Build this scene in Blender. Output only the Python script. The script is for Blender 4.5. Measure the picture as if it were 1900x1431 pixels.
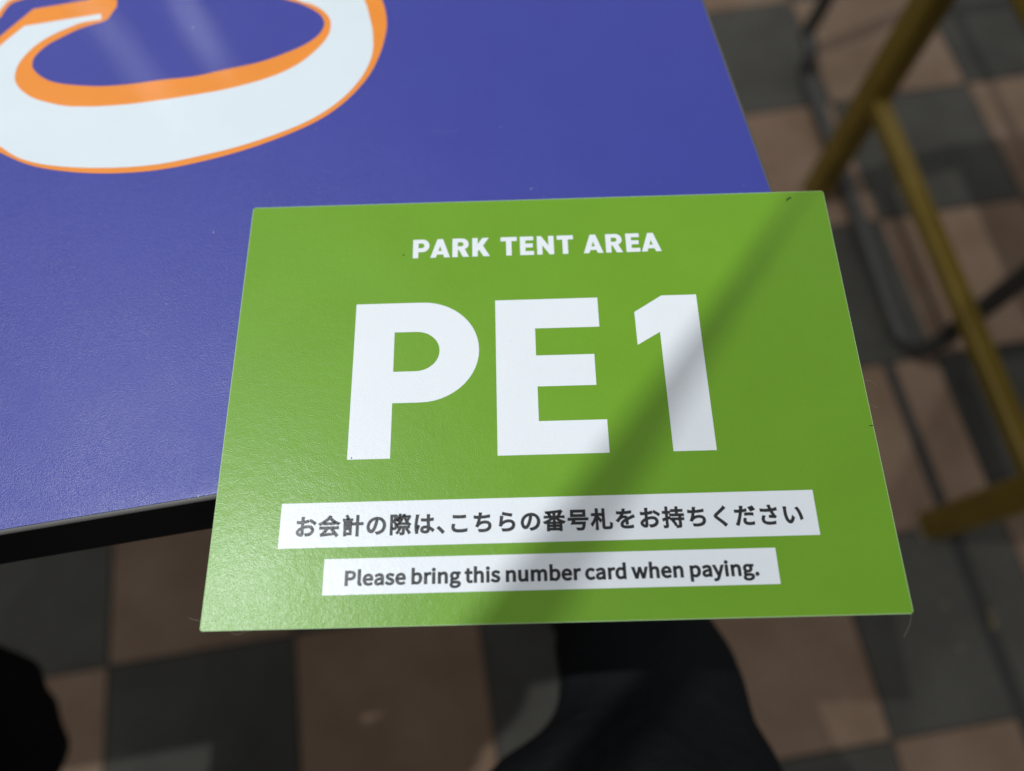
import bpy, bmesh, math, random
from mathutils import Vector, Matrix

random.seed(7)
R = math.radians
scene = bpy.context.scene
for o in list(bpy.data.objects):
    bpy.data.objects.remove(o)
C = scene.collection

# ------------------------------------------------------------------ camera
cam_data = bpy.data.cameras.new('camera')
cam = bpy.data.objects.new('camera', cam_data)
C.objects.link(cam)
scene.camera = cam
cam_data.sensor_width = 36.0
cam_data.lens = 25.39
cam_data.clip_start = 0.004
cam_data.clip_end = 50.0
# columns: right, up, backwards
CAM_POS = Vector((-0.00882, -0.08613, 0.94326))
right = Vector((0.99956883, -0.02281437, -0.01848397))
up = Vector((0.02796905, 0.93142218, 0.36286424))
back = Vector((0.00893786, -0.36322477, 0.93165867))
CAM_MAT = Matrix(((right.x, up.x, back.x, CAM_POS.x),
                  (right.y, up.y, back.y, CAM_POS.y),
                  (right.z, up.z, back.z, CAM_POS.z),
                  (0, 0, 0, 1)))
cam.matrix_world = CAM_MAT
cam_data.dof.use_dof = True
cam_data.dof.focus_distance = 0.236
cam_data.dof.aperture_fstop = 4.0

# ------------------------------------------------------------------ light
world = bpy.data.worlds.new('World')
scene.world = world
world.use_nodes = True
wbg = world.node_tree.nodes['Background']
wbg.inputs['Color'].default_value = (0.91, 0.955, 1.0, 1)
# lit from overhead: bright ceiling, dimmer towards the sides
wnt = world.node_tree
wtc = wnt.nodes.new('ShaderNodeTexCoord')
wsep = wnt.nodes.new('ShaderNodeSeparateXYZ')
wmap = wnt.nodes.new('ShaderNodeMapRange')
wmap.interpolation_type = 'SMOOTHSTEP'
wmap.inputs['From Min'].default_value = -0.1
wmap.inputs['From Max'].default_value = 0.95
wmap.inputs['To Min'].default_value = 0.17
wmap.inputs['To Max'].default_value = 0.76
wnt.links.new(wtc.outputs['Generated'], wsep.inputs['Vector'])
wnt.links.new(wsep.outputs['Z'], wmap.inputs['Value'])
wnt.links.new(wmap.outputs['Result'], wbg.inputs['Strength'])


def area_lamp(name, loc, target, power, size, color, size_y=None, along=None):
    d = bpy.data.lights.new(name, 'AREA')
    d.energy = power
    d.color = color
    if size_y:
        d.shape = 'RECTANGLE'
        d.size = size
        d.size_y = size_y
    else:
        d.shape = 'DISK'
        d.size = size
    o = bpy.data.objects.new(name, d)
    C.objects.link(o)
    o.location = loc
    z = (Vector(loc) - Vector(target)).normalized()
    y = Vector(along or (0, 1, 0))
    y = (y - z * y.dot(z)).normalized()
    x = y.cross(z)
    o.matrix_world = Matrix(((x.x, y.x, z.x, loc[0]), (x.y, y.y, z.y, loc[1]), (x.z, y.z, z.z, loc[2]), (0, 0, 0, 1)))
    return o


area_lamp('ceiling_lamp', (-1.08, 0.13, 3.2), (0, 0, 0.72), 48.0, 0.024, (0.91, 0.965, 1.0))
area_lamp('tube_lamp', (-1.33, 1.92, 2.4), (-0.15, 0.16, 0.72), 0.42, 0.006, (0.9, 0.96, 1.0), 0.50, (0.257, -0.343, 0))
area_lamp('tube_lamp', (-1.10, 2.03, 2.4), (-0.13, 0.17, 0.72), 0.36, 0.008, (0.9, 0.96, 1.0), 0.25, (0.136, -0.232, 0))

scene.view_settings.view_transform = 'Standard'
scene.view_settings.look = 'None'
scene.view_settings.exposure = 0.0
scene.view_settings.gamma = 1.0
scene.view_settings.use_curve_mapping = False

# shape constants
JP_OFF, EN_OFF = 0.24, 0.235       # weight added to the lettering, millimetres
BLOCKER = [(-0.7195, -0.5183, 1.5), (-0.3954, -0.0757, 1.5), (-0.3513, -0.0153, 1.5), (-0.2776, 0.0853, 1.5), (-0.2592, 0.1104, 1.5), (0.0906, 0.5882, 1.5)]
BLOCKER_R = [0.0102, 0.0102, 0.0075, 0.0010, 0.0008, 0.0008]  # tapered so the added shadow thins out towards its far end
SCREEN_FAC = 0.42  # share of lamp light held back by the added screen
LOGO = {  # table print outlines, millimetres on the table top
  'outer': [(-207.3, 104.3), (-195.4, 98.3), (-182.2, 94.8), (-165.2, 92.9), (-146.7, 93.4), (-128.6, 96.8), (-108.5, 103.1), (-88.4, 112.5), (-76.0, 122.1), (-66.4, 135.1), (-61.5, 148.2), (-59.4, 161.3), (-60.0, 170.3), (-61.9, 178.1), (-67.0, 194.1), (-89.5, 214.8), (-133.8, 225.5), (-169.1, 218.6), (-184.9, 199.4)],
  'outer2': [(-187.7, 183.7), (-210.7, 179.4), (-221.5, 164.4), (-231.0, 148.1), (-232.5, 132.7), (-222.5, 114.8)],
  'hole': [(-179.6, 170.7), (-185.1, 168.8), (-190.1, 166.3), (-195.3, 162.7), (-199.8, 159.3), (-202.9, 155.3), (-204.4, 151.9), (-204.4, 148.7), (-203.4, 146.1), (-200.2, 142.6), (-195.6, 139.6), (-190.2, 137.8), (-182.2, 136.5), (-172.7, 135.8), (-161.2, 136.5), (-149.5, 138.1), (-136.5, 139.4), (-123.8, 142.6), (-110.9, 145.7), (-99.9, 150.4), (-92.3, 154.8), (-87.3, 159.8), (-85.5, 165.1), (-86.7, 169.4), (-90.1, 173.2), (-95.9, 177.1), (-101.6, 179.5), (-115.0, 184.8), (-134.1, 189.1), (-157.7, 191.8), (-172.6, 189.9)],
  'cap': [(-175.6, 183.1), (-174.9, 179.4), (-177.5, 172.1)],
  'w_up': [(-180.9, 175.3), (-193.7, 173.1), (-212.4, 169.7), (-220.2, 159.0), (-227.2, 146.5), (-228.8, 132.6), (-221.1, 117.4), (-207.9, 107.2), (-198.1, 100.9), (-184.7, 97.1), (-165.7, 95.4), (-147.1, 96.0), (-131.0, 99.1), (-110.8, 104.8), (-90.6, 113.6), (-77.7, 123.3), (-69.0, 135.0), (-64.8, 147.2), (-64.9, 158.9), (-66.7, 168.5), (-69.5, 178.4), (-76.3, 192.9), (-96.2, 208.5), (-132.8, 216.9), (-163.3, 212.3), (-176.8, 200.7)],
  'w_in': [(-170.1, 195.5), (-151.9, 199.6), (-125.5, 195.1), (-108.3, 187.0), (-97.0, 179.0), (-92.2, 177.0), (-87.4, 173.7), (-83.9, 169.3), (-82.7, 164.4), (-83.6, 158.5), (-87.6, 151.6), (-94.9, 143.9), (-105.7, 137.6), (-122.5, 132.2), (-140.3, 128.9), (-147.9, 127.7), (-159.5, 126.2), (-170.8, 125.5), (-178.4, 125.6), (-186.1, 126.2), (-194.1, 128.4), (-200.3, 130.9), (-205.8, 135.0), (-208.9, 139.0), (-210.2, 143.0), (-210.0, 149.0), (-207.6, 154.9), (-204.0, 160.1), (-199.2, 164.3), (-193.2, 168.0), (-187.8, 170.7), (-180.3, 172.2)],
  'c_or': [(-224.0, 175.1), (-222.9, 178.4), (-221.1, 182.7), (-217.0, 185.0), (-208.7, 189.3), (-206.3, 200.4), (-218.8, 214.2), (-234.2, 218.3), (-245.5, 205.5), (-238.2, 185.9), (-228.9, 176.2)],
  'c_wh': [(-225.8, 177.9), (-224.9, 179.1), (-223.2, 183.4), (-221.7, 185.2), (-214.9, 191.2), (-214.3, 199.2), (-222.1, 207.7), (-232.4, 210.8), (-239.8, 202.0), (-234.7, 185.8), (-229.1, 179.3)],
}
GLYPHS = {  # letter outlines: advance, then splines of (left handle, point, right handle)
  '、': (350, ['73 8 96 -20 104 -13 111 -6 119 1 98 26 66 58 41 78 33 72 26 65 18 58 43 38']),
  'い': (350, ['77 236 78 244 67 245 55 245 44 245 46 237 47 222 47 214 47 194 47 151 50 120 60 30 92 -3 125 -3 148 -3 170 17 191 77 183 85 176 93 169 102 160 67 143 30 125 30 100 30 83 69 78 127 75 157 75 188 75 210 75 220', '292 194 261 235 251 231 242 228 233 225 267 184 288 112 294 49 303 53 313 57 322 61 317 120']),
  'お': (350, ['277 228 252 241 248 234 244 227 240 220 262 208 301 184 318 167 323 175 328 182 333 190 315 204', '85 84 114 98 114 77 114 56 115 36 115 24 110 19 102 19 89 19 64 32 64 48 64 64', '62 214 42 217 43 208 43 199 43 190 55 189 68 188 88 188 95 188 104 189 114 189 114 174 114 159 113 144 113 137 113 130 113 124 73 106 37 76 37 47 37 16 82 -11 110 -11 129 -11 140 -1 140 32 140 57 139 83 139 108 164 117 189 121 215 121 249 121 276 105 276 76 276 43 247 28 217 21 204 18 189 18 176 19 179 9 182 0 186 -10 198 -9 213 -9 229 -5 277 7 304 34 304 76 304 118 267 146 216 146 193 146 165 141 139 133 139 137 139 141 139 145 139 161 139 176 139 192 165 195 192 200 213 204 213 214 212 223 212 232 192 226 166 221 140 218 141 230 141 243 141 256 142 264 143 273 144 280 134 280 123 280 113 280 114 274 114 262 114 255 114 242 114 228 114 215 104 214 95 214 87 214 74 214']),
  'く': (350, ['239 252 246 258 238 266 229 274 221 282 216 275 208 265 201 258 177 234 124 192 97 170 66 143 62 128 95 100 127 74 181 28 205 3 214 -6 222 -14 229 -23 238 -15 246 -7 254 0 217 37 155 87 123 113 101 132 101 138 122 156 148 178 199 217 222 238 228 243']),
  'こ': (350, ['107 243 82 246 82 236 82 227 82 217 110 215 140 213 175 213 207 213 245 216 269 217 269 227 269 237 269 246 244 244 208 241 175 241 140 241', '92 91 96 105 87 106 77 107 68 107 65 93 61 77 61 59 61 15 102 -9 173 -9 223 -9 267 -4 292 4 292 14 292 24 292 34 266 25 221 20 172 20 116 20 89 38 89 65 89 78']),
  'さ': (350, ['99 92 109 109 100 111 91 113 82 116 72 95 65 77 65 57 65 10 107 -15 174 -15 213 -15 242 -11 264 -7 264 2 265 12 265 21 241 15 211 12 175 12 123 13 93 27 93 61 93 77', '107 215 55 221 56 212 56 202 56 193 111 188 161 188 203 192 215 163 232 132 245 112 233 114 207 116 187 118 187 110 186 102 185 94 210 92 253 89 270 85 274 91 279 98 284 104 279 110 273 116 269 123 256 141 240 168 229 195 253 198 280 203 302 209 301 218 300 228 299 237 275 229 246 223 221 220 214 240 207 263 204 279 195 278 185 277 175 276 178 266 181 256 183 248 187 238 190 227 194 217 155 214']),
  'だ': (350, ['196 166 178 164 178 155 178 146 178 138 199 140 221 141 243 141 263 141 284 140 301 137 302 146 302 155 302 164 283 166 262 167 242 167 219 167', '182 67 185 79 176 80 167 80 159 81 155 67 153 53 153 40 153 5 183 -12 239 -12 264 -12 287 -9 306 -7 307 3 307 12 307 22 286 17 262 15 239 15 189 15 180 31 180 47 180 56', '273 247 264 260 258 257 252 254 246 252 255 238 267 217 274 203 280 206 287 209 293 211 286 226', '312 261 303 274 297 271 291 269 285 266 294 253 306 233 314 217 320 220 326 223 333 226 326 239', '78 212 67 212 54 212 42 213 25 215 25 206 26 196 26 187 39 187 51 186 67 186 76 186 87 186 99 187 96 174 93 161 90 150 77 100 52 29 31 -7 41 -11 51 -14 62 -18 80 21 103 93 116 143 120 158 124 174 127 190 152 193 178 196 200 202 200 211 200 220 200 229 179 224 156 220 133 217 135 225 137 234 138 243 140 250 143 263 145 270 133 271 122 272 111 273 112 266 111 254 110 244 109 237 107 226 105 214 91 213']),
  'ち': (350, ['58 227 39 230 39 221 39 211 40 202 60 200 82 199 106 199 106 199 106 199 106 199 98 159 84 109 66 74 75 71 83 68 92 65 95 71 99 76 103 81 126 109 165 123 206 123 247 123 269 103 269 77 269 19 190 5 109 16 112 7 114 -2 116 -11 223 -23 298 5 298 77 298 118 265 147 209 147 173 147 141 138 111 117 118 137 126 170 133 200 178 201 234 207 275 214 275 223 275 232 275 241 231 232 180 226 138 224 139 231 141 238 142 245 144 254 146 265 148 274 138 275 127 275 117 276 117 266 117 258 116 247 114 239 113 231 112 224 110 224 108 224 106 224 85 224']),
  'の': (350, ['99 216 167 225 163 193 156 159 147 130 129 71 111 48 94 48 78 48 58 67 58 111 58 159', '191 193 196 225 255 220 289 176 289 124 289 63 245 29 200 20 192 18 181 16 170 15 176 6 181 -2 187 -11 270 0 318 49 318 123 318 194 266 251 184 251 98 251 31 185 31 109 31 51 62 15 93 15 126 15 153 52 175 124 185 157']),
  'は': (350, ['87 262 89 268 79 268 69 269 58 270 58 263 58 253 56 245 52 216 40 149 40 98 40 50 47 12 54 -13 62 -12 70 -12 78 -11 78 -7 78 -2 77 1 77 5 78 12 79 17 82 34 95 70 104 94 99 98 94 102 89 105 83 91 75 70 69 54 67 71 66 86 66 103 66 142 76 211 83 244 84 250', '225 68 237 65 237 61 237 57 237 53 237 29 228 14 199 14 174 14 156 24 156 42 156 59 175 70 201 70 214 70', '261 263 262 270 252 270 241 270 231 270 231 264 232 254 232 248 232 234 232 219 232 205 221 205 210 204 199 204 178 204 160 205 140 207 140 198 140 189 140 181 160 179 179 178 199 178 210 178 221 179 232 179 232 150 235 116 236 89 225 91 215 92 203 92 157 92 131 69 131 39 131 8 157 -11 204 -11 251 -11 264 17 264 46 264 48 264 50 264 53 282 43 300 29 317 12 322 20 327 28 333 36 314 52 292 70 263 81 262 110 259 145 259 181 280 182 300 184 320 187 320 196 320 205 320 214 301 211 280 208 259 206 259 223 260 239 260 249 261 256']),
  'ら': (350, ['147 265 117 275 115 266 113 257 110 248 137 241 213 225 246 221 248 230 251 239 253 248 222 250', '105 187 110 211 100 212 90 213 80 215 78 178 69 104 62 72 71 70 80 68 88 66 90 72 94 78 99 84 123 113 161 131 207 131 243 131 269 111 269 83 269 35 215 3 104 16 107 7 110 -3 113 -12 243 -23 298 19 298 82 298 123 263 155 209 155 167 155 129 142 95 112 99 135']),
  'を': (350, ['300 152 309 154 305 163 301 172 297 181 287 175 279 172 269 167 250 159 229 150 205 139 200 159 181 170 158 170 143 170 123 166 110 157 121 173 133 193 141 211 179 213 223 216 257 221 257 230 258 239 258 247 225 241 187 238 151 236 156 253 159 266 161 277 151 278 142 279 132 279 132 266 129 251 124 236 116 236 108 235 100 235 84 235 60 237 41 239 41 230 41 222 41 213 61 211 84 211 99 211 104 211 109 211 114 211 101 182 77 146 33 104 41 98 49 92 57 86 69 100 79 113 89 123 105 137 127 148 149 148 165 148 178 141 181 126 140 105 98 79 98 38 98 -5 139 -16 189 -16 219 -16 258 -13 285 -9 285 0 285 9 285 19 255 13 217 10 190 10 154 10 126 14 126 42 126 65 149 83 182 100 182 82 181 60 181 46 190 46 199 46 208 46 207 68 207 91 207 113 233 126 258 135 278 143 287 147']),
  '会': (350, ['54 -14 55 -20 68 -15 88 -14 273 2 282 -9 289 -19 293 -28 301 -23 309 -18 317 -13 301 13 268 51 237 79 229 75 222 71 215 67 228 54 242 40 255 25 202 21 149 17 96 13 120 36 145 64 167 92 218 92 270 92 321 92 321 101 321 109 321 118 225 118 128 118 31 118 31 109 31 101 31 92 65 92 98 92 131 92 109 61 82 34 72 25 62 15 54 8 46 7 49 0', '185 290 176 294 145 247 83 203 15 174 21 169 30 158 34 151 54 160 74 171 92 182 92 175 92 168 92 161 148 161 204 161 259 161 259 169 259 177 259 186 205 186 151 186 97 186 127 205 154 227 176 251 197 230 227 206 259 186 278 174 299 163 319 155 323 162 332 173 337 178 280 198 223 236 191 269 195 274 198 279 202 283 193 287']),
  '号': (350, ['91 240 91 256 147 256 202 256 258 256 258 240 258 225 258 209 202 209 147 209 91 209 91 225', '138 280 65 280 65 248 65 217 65 186 138 186 212 186 285 186 285 217 285 248 285 280 212 280', '124 154 22 154 22 146 22 138 22 130 46 130 70 130 94 130 87 108 78 84 71 67 132 67 193 67 255 67 248 26 241 6 232 0 228 -3 224 -4 215 -4 206 -4 180 -3 155 -1 160 -8 164 -18 165 -26 189 -27 212 -27 224 -27 237 -27 246 -25 254 -18 267 -6 276 20 284 79 285 83 286 91 286 91 227 91 169 91 110 91 115 104 119 117 123 130 191 130 259 130 327 130 327 138 327 146 327 154 225 154']),
  '持': (350, ['164 75 157 71 172 53 189 26 195 9 203 14 210 18 217 23 210 40 192 65 177 83 170 79', '228 292 219 292 219 278 219 263 219 249 194 249 169 249 145 249 145 241 145 233 145 225 169 225 194 225 219 225 219 210 219 195 219 180 188 180 158 180 127 180 127 172 127 164 127 156 173 156 219 156 265 156 265 143 265 130 265 117 220 117 176 117 131 117 131 109 131 101 131 93 176 93 220 93 265 93 265 63 265 33 265 4 265 -1 264 -2 259 -2 254 -3 235 -3 215 -2 219 -9 222 -20 223 -28 249 -28 266 -27 277 -23 287 -19 291 -12 291 4 291 33 291 63 291 93 305 93 320 93 334 93 334 101 334 109 334 117 320 117 305 117 291 117 291 130 291 143 291 156 306 156 321 156 336 156 336 164 336 172 336 180 306 180 275 180 244 180 244 195 244 210 244 225 269 225 294 225 319 225 319 233 319 241 319 249 294 249 269 249 244 249 244 263 244 278 244 292 236 292', '68 294 60 294 60 270 60 247 60 223 45 223 30 223 15 223 15 215 15 207 15 199 30 199 45 199 60 199 60 174 60 148 60 123 41 117 23 112 10 108 12 100 14 91 16 82 31 87 45 92 60 96 60 65 60 35 60 4 60 -1 58 -3 54 -3 50 -3 36 -3 21 -2 24 -10 28 -21 28 -27 50 -27 64 -26 72 -22 81 -18 84 -11 84 4 84 37 84 71 84 104 97 109 110 113 123 117 121 125 120 133 119 141 107 137 96 134 84 130 84 153 84 176 84 199 97 199 109 199 121 199 121 207 121 215 121 223 109 223 97 223 84 223 84 247 84 270 84 294 76 294']),
  '札': (350, ['197 291 188 291 188 203 188 116 188 28 188 -9 197 -19 231 -19 239 -19 284 -19 292 -19 325 -19 332 1 335 58 328 60 318 65 312 70 309 18 307 5 290 5 280 5 242 5 234 5 217 5 214 9 214 28 214 115 214 203 214 291 206 291', '92 294 83 294 83 268 83 243 83 218 62 218 40 218 18 218 18 209 18 201 18 193 39 193 59 193 79 193 64 144 36 89 8 59 13 53 20 42 23 34 45 60 67 102 83 145 83 87 83 30 83 -28 92 -28 101 -28 109 -28 109 31 109 90 109 149 124 131 143 106 150 93 156 101 162 108 167 116 159 126 122 168 109 180 109 184 109 188 109 193 130 193 151 193 171 193 171 201 171 209 171 218 151 218 130 218 109 218 109 243 109 268 109 294 101 294']),
  '番': (350, ['161 215 161 196 144 196 127 196 109 196 114 198 118 200 123 202 118 215 106 234 95 248 117 249 139 251 161 252 161 234', '79 243 72 240 82 227 92 209 97 196 72 196 47 196 21 196 21 189 21 181 21 174 59 174 96 174 134 174 102 145 54 119 12 106 18 101 25 91 29 85 41 90 54 95 66 102 66 58 66 15 66 -28 75 -28 83 -28 91 -28 91 -24 91 -20 91 -16 149 -16 206 -16 263 -16 263 -20 263 -23 263 -27 272 -27 280 -27 289 -27 289 16 289 58 289 100 300 96 311 91 321 88 325 95 333 105 339 110 296 122 247 146 215 174 253 174 291 174 329 174 329 181 329 189 329 196 303 196 276 196 249 196 260 210 272 229 282 247 273 250 263 252 254 255 247 238 235 215 225 200 228 199 232 198 236 196 219 196 203 196 187 196 187 216 187 235 187 255 228 259 267 264 298 270 292 277 286 283 280 290 225 278 124 270 41 266 43 261 46 252 47 246 62 247 77 247 93 248 86 245', '139 146 161 169 161 151 161 132 161 113 170 113 178 113 187 113 187 132 187 151 187 171 210 146 242 124 276 107 209 107 143 107 77 107 108 124', '91 26 91 37 115 37 138 37 162 37 162 26 162 15 162 5 138 5 115 5 91 5 91 15', '115 56 91 56 91 66 91 76 91 86 115 86 138 86 162 86 162 76 162 66 162 56 138 56', '238 37 263 37 263 26 263 15 263 5 238 5 212 5 187 5 187 15 187 26 187 37 212 37', '263 66 263 56 238 56 212 56 187 56 187 66 187 76 187 86 212 86 238 86 263 86 263 76']),
  '計': (350, ['76 188 38 188 38 181 38 174 38 167 76 167 114 167 152 167 152 174 152 181 152 188 114 188', '76 142 38 142 38 135 38 128 38 121 76 121 114 121 152 121 152 128 152 135 152 142 114 142', '71 235 22 235 22 227 22 220 22 213 71 213 119 213 167 213 167 220 167 227 167 235 119 235', '71 289 64 285 74 271 85 251 90 238 97 242 104 246 111 250 106 263 95 282 84 296 77 292', '78 96 41 96 41 56 41 16 41 -23 48 -23 56 -23 63 -23 63 -18 63 -12 63 -7 93 -7 123 -7 152 -7 152 27 152 62 152 96 115 96', '63 54 63 74 85 74 107 74 129 74 129 54 129 35 129 15 107 15 85 15 63 15 63 35', '244 288 235 288 235 250 235 211 235 173 212 173 190 173 167 173 167 164 167 156 167 147 190 147 212 147 235 147 235 89 235 30 235 -28 244 -28 253 -28 262 -28 262 30 262 89 262 147 286 147 310 147 334 147 334 156 334 164 334 173 310 173 286 173 262 173 262 211 262 250 262 288 253 288']),
  '際': (350, ['279 54 272 51 287 31 306 4 314 -12 321 -7 328 -3 335 1 326 16 306 42 292 61 285 58', '165 58 157 60 147 40 132 17 119 1 124 -2 134 -8 138 -12 152 5 168 31 180 53 172 55', '53 280 27 280 27 178 27 75 27 -27 35 -27 43 -27 50 -27 50 67 50 162 50 256 65 256 80 256 95 256 88 233 78 202 68 177 93 149 99 125 99 106 99 95 97 86 91 81 89 79 85 78 81 78 76 78 69 78 61 78 65 72 67 62 68 55 75 55 84 55 91 56 98 57 104 59 109 62 118 69 122 84 122 103 122 125 116 151 91 180 103 208 116 242 125 271 120 274 114 278 109 281 107 281 106 280 105 280 79 280', '247 280 246 287 239 286 232 285 226 283 227 277 229 270 230 264 226 265 222 267 218 268 217 268 216 268 214 267 202 267 190 267 177 267 180 275 183 282 186 290 179 291 172 293 165 294 154 259 134 225 110 203 114 201 123 194 127 190 142 206 157 226 169 249 181 249 194 249 207 249 204 239 200 229 196 219 188 224 179 230 171 234 167 230 164 225 161 221 169 216 180 210 188 204 183 195 179 188 173 180 165 187 155 194 146 200 143 196 139 192 136 188 145 182 155 174 163 167 150 152 136 140 122 132 126 128 133 120 135 116 149 124 162 135 174 148 174 143 174 137 174 132 211 132 248 132 286 132 286 136 286 141 286 145 297 133 310 123 324 114 327 120 334 129 339 134 320 144 303 158 290 176 308 197 325 228 336 257 331 260 326 263 321 266 320 265 318 265 317 264 295 264 273 264 251 264 249 272', '212 154 179 154 202 181 221 217 231 261 241 218 257 182 279 154 245 154', '199 99 139 99 139 92 139 85 139 77 165 77 191 77 217 77 217 51 217 26 217 0 217 -4 216 -4 211 -5 207 -5 194 -5 177 -5 181 -12 185 -21 186 -28 206 -28 220 -28 230 -24 239 -20 241 -13 241 0 241 26 241 51 241 77 267 77 294 77 320 77 320 85 320 92 320 99 260 99', '290 245 306 245 299 228 289 209 278 195 269 210 262 227 256 245 273 245']),
  '.': (97, ['36 -5 49 -5 61 -5 72 5 72 20 72 34 61 44 49 44 36 44 26 34 26 20 26 5']),
  'P': (222, ['35 86 35 0 46 0 57 0 68 0 68 34 68 68 68 102 82 102 96 102 110 102 166 102 204 127 204 181 204 237 166 257 109 257 84 257 60 257 35 257 35 171', '80 129 68 129 68 162 68 196 68 230 80 230 92 230 104 230 150 230 172 219 172 181 172 145 151 129 106 129 93 129']),
  'a': (197, ['44 -5 76 -5 99 -5 121 8 139 23 139 23 140 23 140 23 141 15 142 8 143 0 152 0 160 0 169 0 169 39 169 78 169 117 169 164 150 195 103 195 72 195 46 181 29 170 33 163 37 155 41 148 56 158 76 168 98 168 129 168 137 145 137 120 56 111 21 91 21 49 21 15', '103 21 85 21 66 21 51 30 51 51 51 76 73 92 137 99 137 81 137 64 137 46 119 30']),
  'b': (216, ['98 -5 116 -5 159 -5 199 33 199 98 199 157 172 195 123 195 102 195 81 183 63 168 63 180 64 191 64 202 64 228 64 253 64 279 54 279 43 279 32 279 32 186 32 93 32 0 41 0 49 0 58 0 59 7 60 13 61 20 61 20 62 20 62 20 78 5', '142 22 111 22 98 22 81 27 64 42 64 75 64 109 64 142 82 159 99 168 115 168 151 168 165 140 165 98 165 51']),
  'c': (179, ['57 -5 107 -5 130 -5 152 5 169 19 164 26 159 34 155 41 143 30 127 22 110 22 75 22 51 51 51 95 51 139 76 168 111 168 126 168 138 161 149 152 154 159 160 166 165 173 152 185 134 195 110 195 61 195 18 158 18 95 18 32']),
  'd': (217, ['49 -5 97 -5 120 -5 140 8 155 22 155 22 155 22 156 22 157 15 158 7 159 0 167 0 176 0 185 0 185 93 185 186 185 279 174 279 163 279 153 279 153 254 153 230 153 206 153 195 154 184 154 173 138 187 123 195 101 195 57 195 19 157 19 95 19 32', '121 22 104 22 71 22 51 49 51 95 51 139 76 168 106 168 122 168 137 162 153 148 153 115 153 82 153 48 137 31']),
  'e': (194, ['58 -5 109 -5 135 -5 155 4 172 15 168 22 164 29 160 36 146 27 131 21 113 21 77 21 52 47 50 88 92 88 135 88 178 88 179 92 179 99 179 106 179 160 152 195 103 195 60 195 18 157 18 95 18 32', '83 110 49 110 53 148 77 169 104 169 134 169 151 149 151 110 117 110']),
  'g': (197, ['50 -88 96 -88 155 -88 193 -57 193 -22 193 10 170 23 126 23 114 23 101 23 89 23 63 23 56 32 56 44 56 55 61 61 68 67 76 63 87 60 96 60 135 60 166 86 166 126 166 143 159 157 150 166 163 166 176 166 189 166 189 174 189 182 189 190 167 190 145 190 123 190 116 193 107 195 96 195 58 195 25 169 25 127 25 104 37 86 50 76 50 76 50 75 50 75 40 68 29 55 29 39 29 24 36 14 46 8 46 7 46 7 46 6 28 -5 18 -20 18 -37 18 -69', '118 82 96 82 74 82 56 99 56 127 56 155 74 172 96 172 119 172 137 155 137 127 137 99', '138 -65 101 -65 66 -65 46 -53 46 -32 46 -21 51 -10 65 0 74 -2 83 -3 90 -3 101 -3 112 -3 123 -3 148 -3 161 -9 161 -27 161 -47']),
  'h': (213, ['32 93 32 0 43 0 54 0 64 0 64 46 64 92 64 138 83 157 97 167 116 167 141 167 152 152 152 116 152 77 152 39 152 0 163 0 174 0 184 0 184 40 184 80 184 120 184 169 166 195 126 195 100 195 81 181 63 163 63 176 64 189 64 202 64 228 64 253 64 279 54 279 43 279 32 279 32 186']),
  'i': (96, ['32 63 32 0 43 0 54 0 64 0 64 63 64 127 64 190 54 190 43 190 32 190 32 127', '36 229 48 229 61 229 70 238 70 251 70 263 61 271 48 271 36 271 27 263 27 251 27 238']),
  'l': (99, ['42 -5 66 -5 75 -5 80 -3 84 -2 83 6 81 15 80 23 76 22 75 22 73 22 68 22 64 26 64 36 64 117 64 198 64 279 54 279 43 279 32 279 32 198 32 118 32 38 32 11']),
  'm': (324, ['32 63 32 0 43 0 54 0 64 0 64 46 64 92 64 138 82 158 98 167 112 167 136 167 147 152 147 116 147 77 147 39 147 0 158 0 169 0 179 0 179 46 179 92 179 138 197 158 213 167 227 167 251 167 263 152 263 116 263 77 263 39 263 0 273 0 284 0 294 0 294 40 294 80 294 120 294 169 276 195 237 195 214 195 194 180 174 159 166 181 151 195 121 195 99 195 79 181 62 162 62 162 62 162 62 162 61 172 60 181 58 190 50 190 41 190 32 190 32 127']),
  'n': (214, ['32 63 32 0 43 0 54 0 64 0 64 46 64 92 64 138 83 157 97 167 116 167 141 167 152 152 152 116 152 77 152 39 152 0 163 0 174 0 184 0 184 40 184 80 184 120 184 169 166 195 126 195 100 195 80 181 62 162 62 162 62 162 62 162 61 172 60 181 58 190 50 190 41 190 32 190 32 127']),
  'p': (217, ['32 10 32 -80 43 -80 54 -80 64 -80 64 -59 64 -37 64 -16 64 -5 64 6 63 18 81 3 99 -5 116 -5 159 -5 199 33 199 98 199 157 172 195 123 195 101 195 79 182 62 168 62 168 62 168 62 168 61 175 60 183 58 190 50 190 41 190 32 190 32 100', '142 22 111 22 98 22 81 27 64 42 64 75 64 109 64 142 83 159 99 168 115 168 151 168 165 140 165 98 165 51']),
  'r': (136, ['32 63 32 0 43 0 54 0 64 0 64 41 64 81 64 122 77 154 96 166 112 166 120 166 124 165 131 163 133 172 135 182 137 191 131 194 125 195 116 195 95 195 76 180 62 155 62 155 62 155 62 155 61 167 60 179 58 190 50 190 41 190 32 190 32 127']),
  's': (164, ['55 -5 82 -5 127 -5 151 21 151 52 151 88 121 99 93 110 72 118 52 125 52 143 52 158 63 170 88 170 104 170 118 163 131 153 136 160 141 167 146 173 132 185 111 195 87 195 46 195 22 171 22 141 22 109 50 96 77 86 98 78 120 69 120 50 120 34 108 20 83 20 60 20 43 29 27 43 21 36 16 29 11 22 29 7']),
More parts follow.
